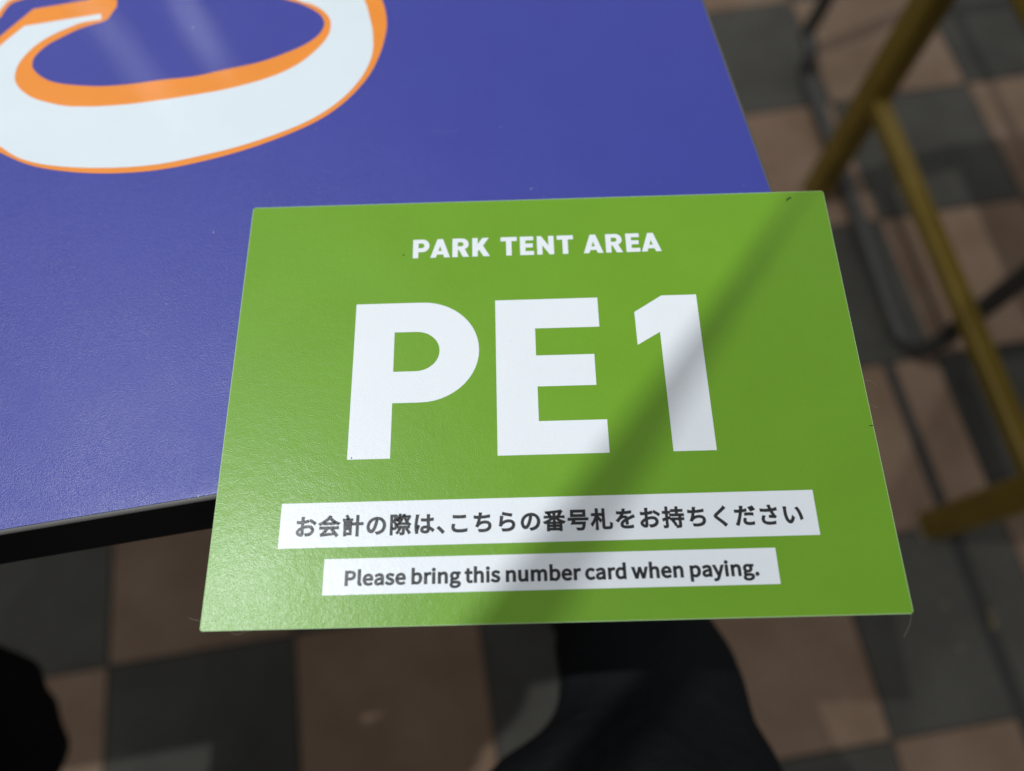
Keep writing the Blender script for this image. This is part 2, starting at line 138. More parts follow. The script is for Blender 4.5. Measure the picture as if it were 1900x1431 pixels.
  't': (132, ['51 -5 92 -5 104 -5 116 -1 127 2 125 11 123 19 121 27 114 24 106 21 99 21 77 21 70 35 70 58 70 93 70 129 70 164 87 164 104 164 121 164 121 173 121 181 121 190 104 190 87 190 70 190 70 208 70 226 70 244 61 244 52 244 43 244 42 226 41 208 40 190 30 190 19 189 9 188 9 180 9 172 9 164 19 164 28 164 38 164 38 129 38 94 38 59 38 21']),
  'u': (213, ['48 -5 88 -5 114 -5 133 9 151 30 151 30 151 30 152 30 152 20 153 10 154 0 163 0 172 0 181 0 181 63 181 127 181 190 170 190 159 190 149 190 149 145 149 100 149 55 131 33 117 23 97 23 72 23 62 38 62 74 62 112 62 151 62 190 51 190 40 190 29 190 29 150 29 110 29 70 29 21']),
  'w': (281, ['45 63 62 0 75 0 87 0 99 0 108 34 117 68 126 102 131 120 135 138 139 157 140 157 141 157 141 157 146 138 149 120 154 103 163 68 172 34 181 0 194 0 207 0 220 0 237 63 255 127 272 190 261 190 251 190 241 190 232 153 222 117 213 80 209 62 206 45 202 27 201 27 201 27 200 27 195 45 191 62 187 80 177 117 167 153 157 190 146 190 136 190 126 190 116 153 106 117 96 80 91 62 87 45 83 27 83 27 82 27 82 27 78 45 74 62 70 80 61 117 51 153 42 190 31 190 20 190 9 190 27 127']),
  'y': (182, ['27 -82 35 -82 73 -82 93 -53 106 -16 130 53 154 121 178 190 167 190 157 190 147 190 135 155 124 120 112 85 107 68 102 48 97 31 96 31 96 31 95 31 89 49 82 68 76 85 63 120 51 155 38 190 27 190 16 190 5 190 30 127 55 63 81 0 79 -5 78 -10 77 -15 69 -38 55 -56 34 -56 29 -56 23 -54 19 -53 17 -61 15 -70 13 -78 19 -81']),
}


# ------------------------------------------------------------------ helpers
def tag(o, label=None, cat=None, group=None, kind=None):
    for k, v in (('label', label), ('category', cat), ('group', group), ('kind', kind)):
        if v:
            o[k] = v
    return o


def link(name, mesh, mat=None, parent=None, smooth=False):
    o = bpy.data.objects.new(name, mesh)
    C.objects.link(o)
    if mat is not None:
        mesh.materials.clear()
        mesh.materials.append(mat)
    if parent is not None:
        o.parent = parent
    if smooth:
        for p in mesh.polygons:
            p.use_smooth = True
    return o


def empty(name, loc, rz=0.0):
    o = bpy.data.objects.new(name, None)
    o.empty_display_size = 0.05
    C.objects.link(o)
    o.location = loc
    o.rotation_euler = (0, 0, rz)
    return o


def mesh_from_bm(name, bm):
    me = bpy.data.meshes.new(name)
    bm.to_mesh(me)
    bm.free()
    return me


def catmull(pts, n=6, closed=True):
    out = []
    m = len(pts)
    for i in range(m if closed else m - 1):
        def g(k):
            return pts[k % m] if closed else pts[max(0, min(m - 1, k))]
        p0, p1, p2, p3 = g(i - 1), g(i), g(i + 1), g(i + 2)
        for s in range(n):
            t = s / n
            out.append(tuple(0.5 * ((2 * p1[a]) + (-p0[a] + p2[a]) * t + (2 * p0[a] - 5 * p1[a] + 4 * p2[a] - p3[a]) * t * t
                                    + (-p0[a] + 3 * p1[a] - 3 * p2[a] + p3[a]) * t ** 3) for a in range(len(p1))))
    if not closed:
        out.append(tuple(pts[-1]))
    return out


def fill_loops(name, loops, offset=0.0, beziers=None, scale=1.0):
    """Flat filled shape from closed outlines (holes by nesting), as a mesh."""
    cu = bpy.data.curves.new(name, 'CURVE')
    cu.dimensions = '2D'
    cu.fill_mode = 'BOTH'
    cu.resolution_u = 5
    cu.offset = offset
    for lp in loops or []:
        s = cu.splines.new('POLY')
        s.points.add(len(lp) - 1)
        for p, q in zip(s.points, lp):
            p.co = (q[0] * scale, q[1] * scale, 0, 1)
        s.use_cyclic_u = True
    for bz in beziers or []:
        s = cu.splines.new('BEZIER')
        s.bezier_points.add(len(bz) - 1)
        for p, q in zip(s.bezier_points, bz):
            p.handle_left_type = p.handle_right_type = 'FREE'
            p.handle_left = (q[0] * scale, q[1] * scale, 0)
            p.co = (q[2] * scale, q[3] * scale, 0)
            p.handle_right = (q[4] * scale, q[5] * scale, 0)
        s.use_cyclic_u = True
    ob = bpy.data.objects.new(name, cu)
    C.objects.link(ob)
    bpy.context.view_layer.update()
    me = bpy.data.meshes.new_from_object(ob.evaluated_get(bpy.context.evaluated_depsgraph_get()))
    bpy.data.objects.remove(ob)
    bpy.data.curves.remove(cu)
    me.name = name
    bm = bmesh.new()
    bm.from_mesh(me)
    bmesh.ops.recalc_face_normals(bm, faces=bm.faces)
    for f in bm.faces:
        if f.normal.z < 0:
            f.normal_flip()
    bm.to_mesh(me)
    bm.free()
    return me


def flatten(bz, n=5):
    pts = []
    m = len(bz)
    for k in range(m):
        a, b = bz[k], bz[(k + 1) % m]
        p0, p1, p2, p3 = a[2:4], a[4:6], b[0:2], b[2:4]
        straight = abs((p1[0] - p0[0]) * (p3[1] - p0[1]) - (p1[1] - p0[1]) * (p3[0] - p0[0])) + abs((p2[0] - p0[0]) * (p3[1] - p0[1]) - (p2[1] - p0[1]) * (p3[0] - p0[0])) < 1e-4
        for q in range(1 if straight else n):
            t = q / n
            u = 1 - t
            pts.append(tuple(u ** 3 * p0[c] + 3 * u * u * t * p1[c] + 3 * u * t * t * p2[c] + t ** 3 * p3[c] for c in (0, 1)))
    res = []
    for p in pts:
        if not res or (p[0] - res[-1][0]) ** 2 + (p[1] - res[-1][1]) ** 2 > 1e-6:
            res.append(p)
    return res


def bold_glyph(name, beziers, weight, scale):
    """Filled letter thickened by a ribbon that follows its outline."""
    loops = [flatten(b) for b in beziers]
    me = fill_loops(name, loops, scale=scale)
    bm = bmesh.new()
    bm.from_mesh(me)
    for lp in loops:
        m = len(lp)
        prs = []
        for k in range(m):
            p0, p, p1 = Vector(lp[k - 1]), Vector(lp[k]), Vector(lp[(k + 1) % m])
            d0, d1 = (p - p0).normalized(), (p1 - p).normalized()
            n0, n1 = Vector((-d0.y, d0.x)), Vector((-d1.y, d1.x))
            bis = n0 + n1
            if bis.length < 0.2:
                bis = n0
            bis.normalize()
            w = weight / max(bis.dot(n0), 0.55)
            prs.append((bm.verts.new(((p.x + bis.x * w) * scale, (p.y + bis.y * w) * scale, 0.000006)),
                        bm.verts.new(((p.x - bis.x * w) * scale, (p.y - bis.y * w) * scale, 0.000006))))
        for k in range(m):
            a, b = prs[k], prs[(k + 1) % m]
            f = bm.faces.new((a[0], b[0], b[1], a[1]))
            f.normal_update()
            if f.normal.z < 0:
                f.normal_flip()
    bm.to_mesh(me)
    bm.free()
    return me


def box_mesh(name, sx, sy, sz, bevel=0.0, seg=2, center=(0, 0, 0)):
    bm = bmesh.new()
    bmesh.ops.create_cube(bm, size=1.0)
    bmesh.ops.scale(bm, vec=(sx, sy, sz), verts=bm.verts)
    if bevel:
        bmesh.ops.bevel(bm, geom=bm.edges[:], offset=bevel, segments=seg, affect='EDGES', profile=0.6)
    bmesh.ops.translate(bm, vec=center, verts=bm.verts)
    return mesh_from_bm(name, bm)


def tube_mesh(name, pts, rad, seg=14, smooth_n=0, square=False, up=Vector((0, 0, 1))):
    """Swept tube; rad a number or one per point."""
    if smooth_n:
        pts = catmull([tuple(p) for p in pts], smooth_n, closed=False)
    P = [Vector(p) for p in pts]
    n = len(P)
    rr = rad if isinstance(rad, (list, tuple)) else [rad] * n
    bm = bmesh.new()
    rings = []
    ref = None
    for i, p in enumerate(P):
        t = (P[min(i + 1, n - 1)] - P[max(i - 1, 0)]).normalized()
        if ref is None:
            ref = Vector((1, 0, 0)) if abs(t.x) < 0.8 else Vector((0, 1, 0))
        a = (ref - t * ref.dot(t)).normalized()
        ref = a
        b = t.cross(a)
        if square:
            h, c = rr[i], rr[i] * 0.28
            prof = [(h, -h + c), (h, h - c), (h - c, h), (-h + c, h), (-h, h - c), (-h, -h + c), (-h + c, -h), (h - c, -h)]
        else:
            prof = [(rr[i] * math.cos(2 * math.pi * k / seg), rr[i] * math.sin(2 * math.pi * k / seg)) for k in range(seg)]
        rings.append([bm.verts.new(p + a * x + b * y) for x, y in prof])
    m = len(rings[0])
    for r0, r1 in zip(rings, rings[1:]):
        for k in range(m):
            bm.faces.new((r0[k], r0[(k + 1) % m], r1[(k + 1) % m], r1[k]))
    bm.faces.new(rings[0][::-1])
    bm.faces.new(rings[-1])
    bmesh.ops.recalc_face_normals(bm, faces=bm.faces)
    return mesh_from_bm(name, bm)


# ------------------------------------------------------------------ materials
def new_mat(name):
    m = bpy.data.materials.new(name)
    m.use_nodes = True
    nt = m.node_tree
    b = nt.nodes['Principled BSDF']
    return m, nt, b


def N(nt, typ, **kw):
    n = nt.nodes.new(typ)
    for k, v in kw.items():
        if k in n.inputs:
            n.inputs[k].default_value = v
        else:
            setattr(n, k, v)
    return n


def plain(name, col, rough=0.5, metal=0.0, spec=0.5):
    m, nt, b = new_mat(name)
    b.inputs['Base Color'].default_value = (*col, 1)
    b.inputs['Roughness'].default_value = rough
    b.inputs['Metallic'].default_value = metal
    b.inputs['Specular IOR Level'].default_value = spec
    return m


def printed(name, col, rough, fine, fine_h, wide, wide_h, spec=0.5, coat=0.0, tint=0.05, coat_rough=0.13, coat_bump=0.0):
    """Printed plastic sheet: even colour, orange-peel relief, slightly uneven gloss."""
    m, nt, b = new_mat(name)
    L = nt.links
    tc = N(nt, 'ShaderNodeTexCoord')
    n1 = N(nt, 'ShaderNodeTexNoise', Scale=fine, Detail=2.0, Roughness=0.55)
    n2 = N(nt, 'ShaderNodeTexNoise', Scale=wide, Detail=3.0, Roughness=0.6)
    n3 = N(nt, 'ShaderNodeTexNoise', Scale=35.0, Detail=4.0, Roughness=0.6)
    for n in (n1, n2, n3):
        L.new(tc.outputs['Object'], n.inputs['Vector'])
    b1 = N(nt, 'ShaderNodeBump', Strength=1.0, Distance=fine_h)
    b2 = N(nt, 'ShaderNodeBump', Strength=1.0, Distance=wide_h)
    L.new(n1.outputs['Fac'], b1.inputs['Height'])
    L.new(n2.outputs['Fac'], b2.inputs['Height'])
    L.new(b2.outputs['Normal'], b1.inputs['Normal'])
    L.new(b1.outputs['Normal'], b.inputs['Normal'])
    mr = N(nt, 'ShaderNodeMapRange')
    mr.inputs['From Min'].default_value = 0.3
    mr.inputs['From Max'].default_value = 0.7
    mr.inputs['To Min'].default_value = rough * 0.85
    mr.inputs['To Max'].default_value = rough * 1.15
    L.new(n3.outputs['Fac'], mr.inputs['Value'])
    L.new(mr.outputs['Result'], b.inputs['Roughness'])
    mx = N(nt, 'ShaderNodeMixRGB', blend_type='MULTIPLY')
    mx.inputs['Color1'].default_value = (*col, 1)
    mx.inputs['Fac'].default_value = 1.0
    mc = N(nt, 'ShaderNodeMapRange')
    mc.inputs['From Min'].default_value = 0.3
    mc.inputs['From Max'].default_value = 0.7
    mc.inputs['To Min'].default_value = 1.0 - tint
    mc.inputs['To Max'].default_value = 1.0
    L.new(n3.outputs['Fac'], mc.inputs['Value'])
    L.new(mc.outputs['Result'], mx.inputs['Color2'])
    L.new(mx.outputs['Color'], b.inputs['Base Color'])
    b.inputs['Specular IOR Level'].default_value = spec
    b.inputs['Coat Weight'].default_value = coat
    b.inputs['Coat Roughness'].default_value = coat_rough
    if coat:
        b3 = N(nt, 'ShaderNodeBump', Strength=0.07, Distance=fine_h)
        L.new(n1.outputs['Fac'], b3.inputs['Height'])
        if coat_bump:
            b4 = N(nt, 'ShaderNodeBump', Strength=coat_bump, Distance=wide_h)
            L.new(n2.outputs['Fac'], b4.inputs['Height'])
            L.new(b4.outputs['Normal'], b3.inputs['Normal'])
            b3.inputs['Strength'].default_value = 0.6
        L.new(b3.outputs['Normal'], b.inputs['Coat Normal'])
    return m


CARD = dict(rough=0.38, fine=2600, fine_h=0.00007, wide=420, wide_h=0.00008, spec=0.32, coat=0.20, coat_rough=0.20, coat_bump=1.0)
M_green = printed('card_green', (0.152, 0.338, 0.008), **CARD)
M_card_white = printed('card_white', (0.80, 0.82, 0.835), tint=0.02, **CARD)
M_ink = printed('card_ink', (0.018, 0.017, 0.019), **CARD)
M_core = plain('card_core', (0.42, 0.60, 0.28), 0.6)
TAB = dict(rough=0.38, fine=2300, fine_h=0.00016, wide=300, wide_h=0.00002, spec=0.62, coat=0.3, coat_rough=0.065)
M_blue = printed('table_blue', (0.019, 0.027, 0.29), **TAB)
M_orange = printed('table_orange', (0.88, 0.255, 0.0), **TAB)
M_table_white = printed('table_white', (0.72, 0.775, 0.80), tint=0.02, **TAB)
M_lip = plain('lip_grey', (0.105, 0.098, 0.09), 0.45)
M_black_edge = plain('edge_black', (0.006, 0.006, 0.008), 0.6, spec=0.25)
M_black_metal = plain('black_metal', (0.034, 0.031, 0.026), 0.5, 0.0)
M_cap = plain('foot_cap', (0.30, 0.25, 0.18), 0.6)
M_speck = plain('speck', (0.01, 0.01, 0.01), 0.7)
M_fibre = plain('fibre', (0.34, 0.28, 0.22), 0.7)
M_joint = plain('joint_sealant', (0.018, 0.017, 0.015), 0.8)
M_grout = plain('grout', (0.045, 0.040, 0.034), 0.9)
M_skin = plain('skin', (0.55, 0.33, 0.24), 0.5)
M_phone = plain('phone_black', (0.01, 0.01, 0.012), 0.2)
M_hair = plain('hair_black', (0.01, 0.009, 0.008), 0.5)
M_debris = plain('debris', (0.13, 0.105, 0.05), 0.9)


def gold_mat():
    m, nt, b = new_mat('gold_paint')
    L = nt.links
    tc = N(nt, 'ShaderNodeTexCoord')
    n = N(nt, 'ShaderNodeTexNoise', Scale=18.0, Detail=4.0)
    L.new(tc.outputs['Object'], n.inputs['Vector'])
    r = N(nt, 'ShaderNodeValToRGB')
    r.color_ramp.elements[0].position = 0.3
    r.color_ramp.elements[0].color = (0.155, 0.100, 0.013, 1)
    r.color_ramp.elements[1].position = 0.75
    r.color_ramp.elements[1].color = (0.205, 0.135, 0.020, 1)
    L.new(n.outputs['Fac'], r.inputs['Fac'])
    L.new(r.outputs['Color'], b.inputs['Base Color'])
    b.inputs['Metallic'].default_value = 0.35
    b.inputs['Roughness'].default_value = 0.42
    return m


def tile_mat(name, c0, c1, c2):
    m, nt, b = new_mat(name)
    L = nt.links
    tc = N(nt, 'ShaderNodeTexCoord')
    oi = N(nt, 'ShaderNodeObjectInfo')
    ad = N(nt, 'ShaderNodeVectorMath', operation='ADD')
    sc = N(nt, 'ShaderNodeVectorMath', operation='SCALE')
    L.new(oi.outputs['Location'], sc.inputs[0])
    sc.inputs['Scale'].default_value = 3.7
    L.new(tc.outputs['Object'], ad.inputs[0])
    L.new(sc.outputs['Vector'], ad.inputs[1])
    n1 = N(nt, 'ShaderNodeTexNoise', Scale=9.0, Detail=5.0, Roughness=0.6)
    n2 = N(nt, 'ShaderNodeTexNoise', Scale=160.0, Detail=3.0, Roughness=0.7)
    L.new(ad.outputs['Vector'], n1.inputs['Vector'])
    L.new(ad.outputs['Vector'], n2.inputs['Vector'])
    r = N(nt, 'ShaderNodeValToRGB')
    e = r.color_ramp.elements
    e[0].position, e[0].color = 0.28, (*c0, 1)
    e[1].position, e[1].color = 0.72, (*c2, 1)
    mid = e.new(0.5)
    mid.color = (*c1, 1)
    L.new(n1.outputs['Fac'], r.inputs['Fac'])
    mv = N(nt, 'ShaderNodeMapRange')
    mv.inputs['To Min'].default_value = 0.86
    mv.inputs['To Max'].default_value = 1.12
    L.new(oi.outputs['Random'], mv.inputs['Value'])
    mg = N(nt, 'ShaderNodeMapRange')
    mg.inputs['From Min'].default_value = 0.3
    mg.inputs['From Max'].default_value = 0.7
    mg.inputs['To Min'].default_value = 0.88
    mg.inputs['To Max'].default_value = 1.1
    L.new(n2.outputs['Fac'], mg.inputs['Value'])
    mm = N(nt, 'ShaderNodeMath', operation='MULTIPLY')
    L.new(mv.outputs['Result'], mm.inputs[0])
    L.new(mg.outputs['Result'], mm.inputs[1])
    mx = N(nt, 'ShaderNodeVectorMath', operation='SCALE')
    L.new(r.outputs['Color'], mx.inputs[0])
    L.new(mm.outputs['Value'], mx.inputs['Scale'])
    L.new(mx.outputs['Vector'], b.inputs['Base Color'])
    bp = N(nt, 'ShaderNodeBump', Strength=0.6, Distance=0.0006)
    L.new(n2.outputs['Fac'], bp.inputs['Height'])
    L.new(bp.outputs['Normal'], b.inputs['Normal'])
    b.inputs['Roughness'].default_value = 0.75
    b.inputs['Specular IOR Level'].default_value = 0.25
    return m


def cloth_mat(name, col):
    m, nt, b = new_mat(name)
    L = nt.links
    tc = N(nt, 'ShaderNodeTexCoord')
    n = N(nt, 'ShaderNodeTexNoise', Scale=26.0, Detail=5.0, Roughness=0.55)
    L.new(tc.outputs['Object'], n.inputs['Vector'])
    bp = N(nt, 'ShaderNodeBump', Strength=0.7, Distance=0.012)
    L.new(n.outputs['Fac'], bp.inputs['Height'])
    L.new(bp.outputs['Normal'], b.inputs['Normal'])
    b.inputs['Base Color'].default_value = (*col, 1)
    b.inputs['Roughness'].default_value = 0.85
    b.inputs['Specular IOR Level'].default_value = 0.05
    return m


M_gold = gold_mat()
M_brown = tile_mat('tile_brown', (0.148, 0.091, 0.056), (0.184, 0.117, 0.076), (0.212, 0.142, 0.096))
M_dark = tile_mat('tile_charcoal', (0.040, 0.036, 0.029), (0.053, 0.049, 0.040), (0.067, 0.062, 0.051))
M_trouser = cloth_mat('trouser_black', (0.011, 0.0115, 0.0125))
M_jacket = cloth_mat('jacket_black', (0.012, 0.012, 0.014))

# ------------------------------------------------------------------ floor
TH = R(7.85)
EU = Vector((math.cos(TH), math.sin(TH)))
EV = Vector((-math.sin(TH), math.cos(TH)))
TS = 0.22904
U0, V0 = 0.6170, 0.9146


def floor_pt(u, v, z=0.0):
    p = EU * u + EV * v
    return Vector((p.x, p.y, z))


floor = link('floor', box_mesh('floor', 4.6, 4.2, 0.05, center=(0, 0, -0.0295)), M_grout)
floor.location = floor_pt(0.15, 0.4)
floor.rotation_euler = (0, 0, TH)
tag(floor, 'checkered floor of brown and charcoal square tiles', kind='structure')
JU, JW = 0.5475, 0.0075            # sealed joint cut through one column of tiles
GAP = 0.0022
tile_cache = {}


def tile_mesh(w, mat):
    key = (round(w, 4), mat.name)
    if key not in tile_cache:
        me = box_mesh('floor_tile', w - GAP, TS - GAP, 0.012, bevel=0.0012, seg=1, center=(0, 0, -0.006))
        me.materials.append(mat)
        tile_cache[key] = me
    return tile_cache[key]


inv = floor.matrix_basis.inverted()
for i in range(-8, 4):
    for j in range(-2, 8):
        mat = M_dark if (i + j) % 2 else M_brown
        ua, ub = U0 + TS * i, U0 + TS * (i + 1)
        spans = [(ua, JU - JW), (JU + JW, ub)] if i == -1 and j >= 3 else [(ua, ub)]
        for a, b in spans:
            t = bpy.data.objects.new('floor_tile', tile_mesh(b - a, mat))
            C.objects.link(t)
            t.parent = floor
            w = floor_pt((a + b) / 2, V0 - TS * (j + 0.5), random.uniform(-0.0004, 0.0004))
            t.location = inv @ w
joint = link('expansion_joint', box_mesh('expansion_joint', JW * 2 - 0.004, 1.5, 0.006, center=(0, 0, -0.0062)), M_joint, floor)
joint.location = inv @ floor_pt(JU, V0 - TS * 3 - 0.75)

bm = bmesh.new()
spots = [(JU + random.gauss(0, 0.012), random.uniform(-0.35, 0.3)) for _ in range(9)]
spots += [(JU - 0.05 + random.gauss(0, 0.02), -0.12 + random.gauss(0, 0.06)) for _ in range(3)]
spots += [(0.54, 0.27), (0.48, -0.2), (0.12, -0.09), (-0.42, 0.17), (-0.40, 0.13), (0.5, 0.9), (0.66, 0.5)]
for (u, v) in spots:
    c = floor_pt(u, v, 0.0008)
    s = random.uniform(0.002, 0.006)
    a0 = random.uniform(0, 6.28)
    k = 6
    top = [bm.verts.new(c + Vector((s * random.uniform(0.5, 1.1) * math.cos(a0 + 6.283 * q / k), s * 0.7 * random.uniform(0.5, 1.1) * math.sin(a0 + 6.283 * q / k), random.uniform(0.0005, 0.002)))) for q in range(k)]
    bot = [bm.verts.new(w.co + Vector((0, 0, -0.0012))) for w in top]
    bm.faces.new(top)
    bm.faces.new(bot[::-1])
    for q in range(k):
        bm.faces.new((top[q], bot[q], bot[(q + 1) % k], top[(q + 1) % k]))
bmesh.ops.recalc_face_normals(bm, faces=bm.faces)
tag(link('crumbs', mesh_from_bm('crumbs', bm), M_debris), 'yellowish crumbs and leaf bits scattered along the floor joint', 'debris', kind='stuff')

# ------------------------------------------------------------------ table
TT = 0.7188
TA = R(8.25)
TABLE_W = 0.86
table = empty('table', (0.0981, -0.0033, 0), TA)
tag(table, 'square blue table with a white and orange printed logo and black edge', 'table')


def rrect(inset, rad, n=7, w=TABLE_W):
    """Rounded square from (-w,0) to (0,w), shrunk by inset."""
    r = max(rad - inset, 0.002)
    x0, x1, y0, y1 = -w + inset, -inset, inset, w - inset
    pts = []
    for cx, cy, a in ((x1 - r, y0 + r, -90), (x1 - r, y1 - r, 0), (x0 + r, y1 - r, 90), (x0 + r, y0 + r, 180)):
        for k in range(n + 1):
            t = R(a + 90 * k / n)
            pts.append((cx + r * math.cos(t), cy + r * math.sin(t)))
    return pts


def ring_mesh(name, prof, cap_top=False, cap_bot=False, rad=0.012):
    bm = bmesh.new()
    rings = []
    for ins, z in prof:
        rings.append([bm.verts.new((x, y, z)) for x, y in rrect(ins, rad)])
    m = len(rings[0])
    for a, b in zip(rings, rings[1:]):
        for k in range(m):
            bm.faces.new((a[k], b[k], b[(k + 1) % m], a[(k + 1) % m]))
    if cap_top:
        bm.faces.new(rings[0])
    if cap_bot:
        bm.faces.new(rings[-1][::-1])
    bmesh.ops.recalc_face_normals(bm, faces=bm.faces)
    return mesh_from_bm(name, bm)


top = link('tabletop', ring_mesh('tabletop', [(0.014, TT), (0.0062, TT), (0.0050, TT - 0.00001), (0.0035, TT - 0.00004), (0.0018, TT - 0.00010), (0.0003, TT - 0.00018), (0.00025, TT - 0.00045), (0.0003, TT - 0.004)], cap_top=True), M_blue, table, True)
top.data.set_sharp_from_angle(angle=R(25))
link('edge_lip', ring_mesh('edge_lip', [(0.0004, TT - 0.0006), (-0.0005, TT - 0.0007), (-0.0011, TT - 0.0011), (-0.0012, TT - 0.0017), (0.0006, TT - 0.0020)]), M_lip, table, True)
link('edge_band', ring_mesh('edge_band', [(0.0006, TT - 0.0018), (-0.0008, TT - 0.0020), (-0.0010, TT - 0.0030), (-0.0010, TT - 0.039), (0.0010, TT - 0.041), (0.03, TT - 0.041)], cap_bot=True), M_black_edge, table, False)
cxy = (-TABLE_W / 2, TABLE_W / 2)
link('pedestal', tube_mesh('pedestal', [(*cxy, 0.02), (*cxy, TT - 0.045)], 0.038, 20), M_black_metal, table, True)
bm = bmesh.new()
prof = [(0.20, 0.0), (0.20, 0.008), (0.19, 0.014), (0.06, 0.026), (0.042, 0.05), (0.038, 0.05)]
rings = [[bm.verts.new((cxy[0] + r * math.cos(6.2832 * k / 40), cxy[1] + r * math.sin(6.2832 * k / 40), z)) for k in range(40)] for r, z in prof]
for a, b in zip(rings, rings[1:]):
    for k in range(40):
        bm.faces.new((a[k], a[(k + 1) % 40], b[(k + 1) % 40], b[k]))
bm.faces.new(rings[0][::-1])
link('base_plate', mesh_from_bm('base_plate', bm), M_black_metal, table, True)

# printed logo (flat print in the laminate)
t_inv = Matrix.Rotation(-TA, 4, 'Z') @ Matrix.Translation((-0.0981, 0.0033, 0))


def to_table(me, z):
    me.transform(Matrix.Translation((0, 0, z)))
    me.transform(t_inv)
    return me


LG = LOGO
mm = 0.001
out_loop = catmull(LG['outer'], 6, False) + LG['outer2'][:3] + catmull(LG['outer2'][2:] + LG['outer'][:1], 6, False)[1:-1]
hole_loop = catmull(LG['hole'], 6, False) + LG['cap']
logo_or = link('logo_outline', to_table(fill_loops('logo_outline', [out_loop, hole_loop], scale=mm), TT + 0.00005), M_orange, top)
wh = LG['w_up'][:3] + catmull(LG['w_up'][2:], 6, False)[1:] + catmull(LG['w_in'], 6, False)
link('logo_stroke', to_table(fill_loops('logo_stroke', [wh], scale=mm), TT + 0.0001), M_table_white, top)
link('logo_outline', to_table(fill_loops('logo_outline', [catmull(LG['c_or'], 6)], scale=mm), TT + 0.00005), M_orange, top)
link('logo_stroke', to_table(fill_loops('logo_stroke', [catmull(LG['c_wh'], 6)], scale=mm), TT + 0.0001), M_table_white, top)

# dust and hairline scratches on the laminate
M_dust = plain('dust', (0.42, 0.44, 0.52), 0.9)
bm = bmesh.new()
for _ in range(70):
    x, y = random.uniform(-0.36, -0.005), random.uniform(0.006, 0.30)
    s_ = random.uniform(0.00006, 0.00017)
    a = random.uniform(0, 6.28)
    st = random.choice((1.0, 1.0, 1.6, 4.0))
    q = [bm.verts.new((x + s_ * (st * math.cos(t) * math.cos(a) - math.sin(t) * math.sin(a)), y + s_ * (st * math.cos(t) * math.sin(a) + math.sin(t) * math.cos(a)), TT + 0.00004)) for t in (0, 1.26, 2.51, 3.77, 5.03)]
    bm.faces.new(q)
dust = link('dust', mesh_from_bm('dust', bm), M_dust, top)
dust['kind'] = 'stuff'
M_scratch = plain('scratch', (0.10, 0.12, 0.34), 0.7)
for (x, y, a, ln) in ((-0.268, 0.085, 0.9, 0.012), (-0.255, 0.060, 0.8, 0.007), (-0.12, 0.13, -0.4, 0.010), (-0.19, 0.045, 0.5, 0.009), (-0.06, 0.20, 1.9, 0.008)):
    pts = [(x + ln * t * math.cos(a + 0.25 * t), y + ln * t * math.sin(a + 0.25 * t)) for t in (0, 0.25, 0.5, 0.75, 1.0)]
    bm = bmesh.new()
    w = 0.00009
    pr = [(bm.verts.new((px - w * math.sin(a), py + w * math.cos(a), TT + 0.00004)), bm.verts.new((px + w * math.sin(a), py - w * math.cos(a), TT + 0.00004))) for px, py in pts]
    for (p0, p1), (q0, q1) in zip(pr, pr[1:]):
        bm.faces.new((p0, p1, q1, q0))
    link('scratch', mesh_from_bm('scratch', bm), M_scratch, top)

# ------------------------------------------------------------------ card
CW, CH, CT = 0.210, 0.1485, 0.0012
card = empty('number_card', (0, 0, TT))
tag(card, 'green number card with big white PE1 lying over the table corner', 'card')
bm = bmesh.new()
bmesh.ops.create_cube(bm, size=1.0)
bmesh.ops.scale(bm, vec=(CW, CH, CT - 0.00012), verts=bm.verts)
bmesh.ops.bevel(bm, geom=[e for e in bm.edges if abs((e.verts[0].co - e.verts[1].co).z) > 1e-5], offset=0.0006, segments=2, affect='EDGES')
bmesh.ops.translate(bm, vec=(0, 0, (CT - 0.00012) / 2 + 0.00006), verts=bm.verts)
link('core_sheet', mesh_from_bm('core_sheet', bm), M_core, card)
face = link('printed_face', box_mesh('printed_face', CW - 0.0004, CH - 0.0004, 0.00012, center=(0, 0, CT - 0.00006)), M_green, card)

ZP = CT + 0.00003


def flat(name, loops, mat, parent, z=ZP, offset=0.0, beziers=None, scale=mm):
    me = fill_loops(name, loops, offset, beziers, scale)
    me.transform(Matrix.Translation((0, 0, z)))
    return link(name, me, mat, parent)


def arc(cx, cy, rx, ry, a0, a1, n=14):
    return [(cx + rx * math.cos(R(a0 + (a1 - a0) * k / n)), cy + ry * math.sin(R(a0 + (a1 - a0) * k / n))) for k in range(n + 1)]


# big characters
T_, B_ = 32.8, -23.05
big_p = [(-64.4, B_), (-50.6, B_), (-50.6, -4.2), (-42.5, -4.2)] + arc(-41.5, 14.3, 19.7, 18.5, -90, 90, 26)[1:-1] + [(-42.5, T_), (-64.4, T_)]
hole_p = [(-50.7, 7.0), (-43.6, 7.0)] + arc(-43.2, 14.3, 8.0, 7.3, -90, 90, 18)[1:-1] + [(-43.6, 21.6), (-50.7, 21.6)]
flat('letter', [big_p, hole_p], M_card_white, card)
flat('letter', [[(-16.1, T_), (19.4, T_), (19.4, 21.6), (-2.6, 21.6), (-2.6, 11.5), (17.0, 11.5), (17.0, 0.3), (-2.5, 0.3), (-2.5, -11.8), (19.7, -11.8), (19.7, B_), (-16.1, B_)]], M_card_white, card)
flat('digit', [[(31.75, 26.8), (41.6, T_ + 0.1), (53.65, T_ + 0.1), (53.85, B_ - 0.1), (40.05, B_ - 0.1), (39.85, 19.0), (31.85, 14.35)]], M_card_white, card)

# heading
HB, HT = 50.7, 58.35


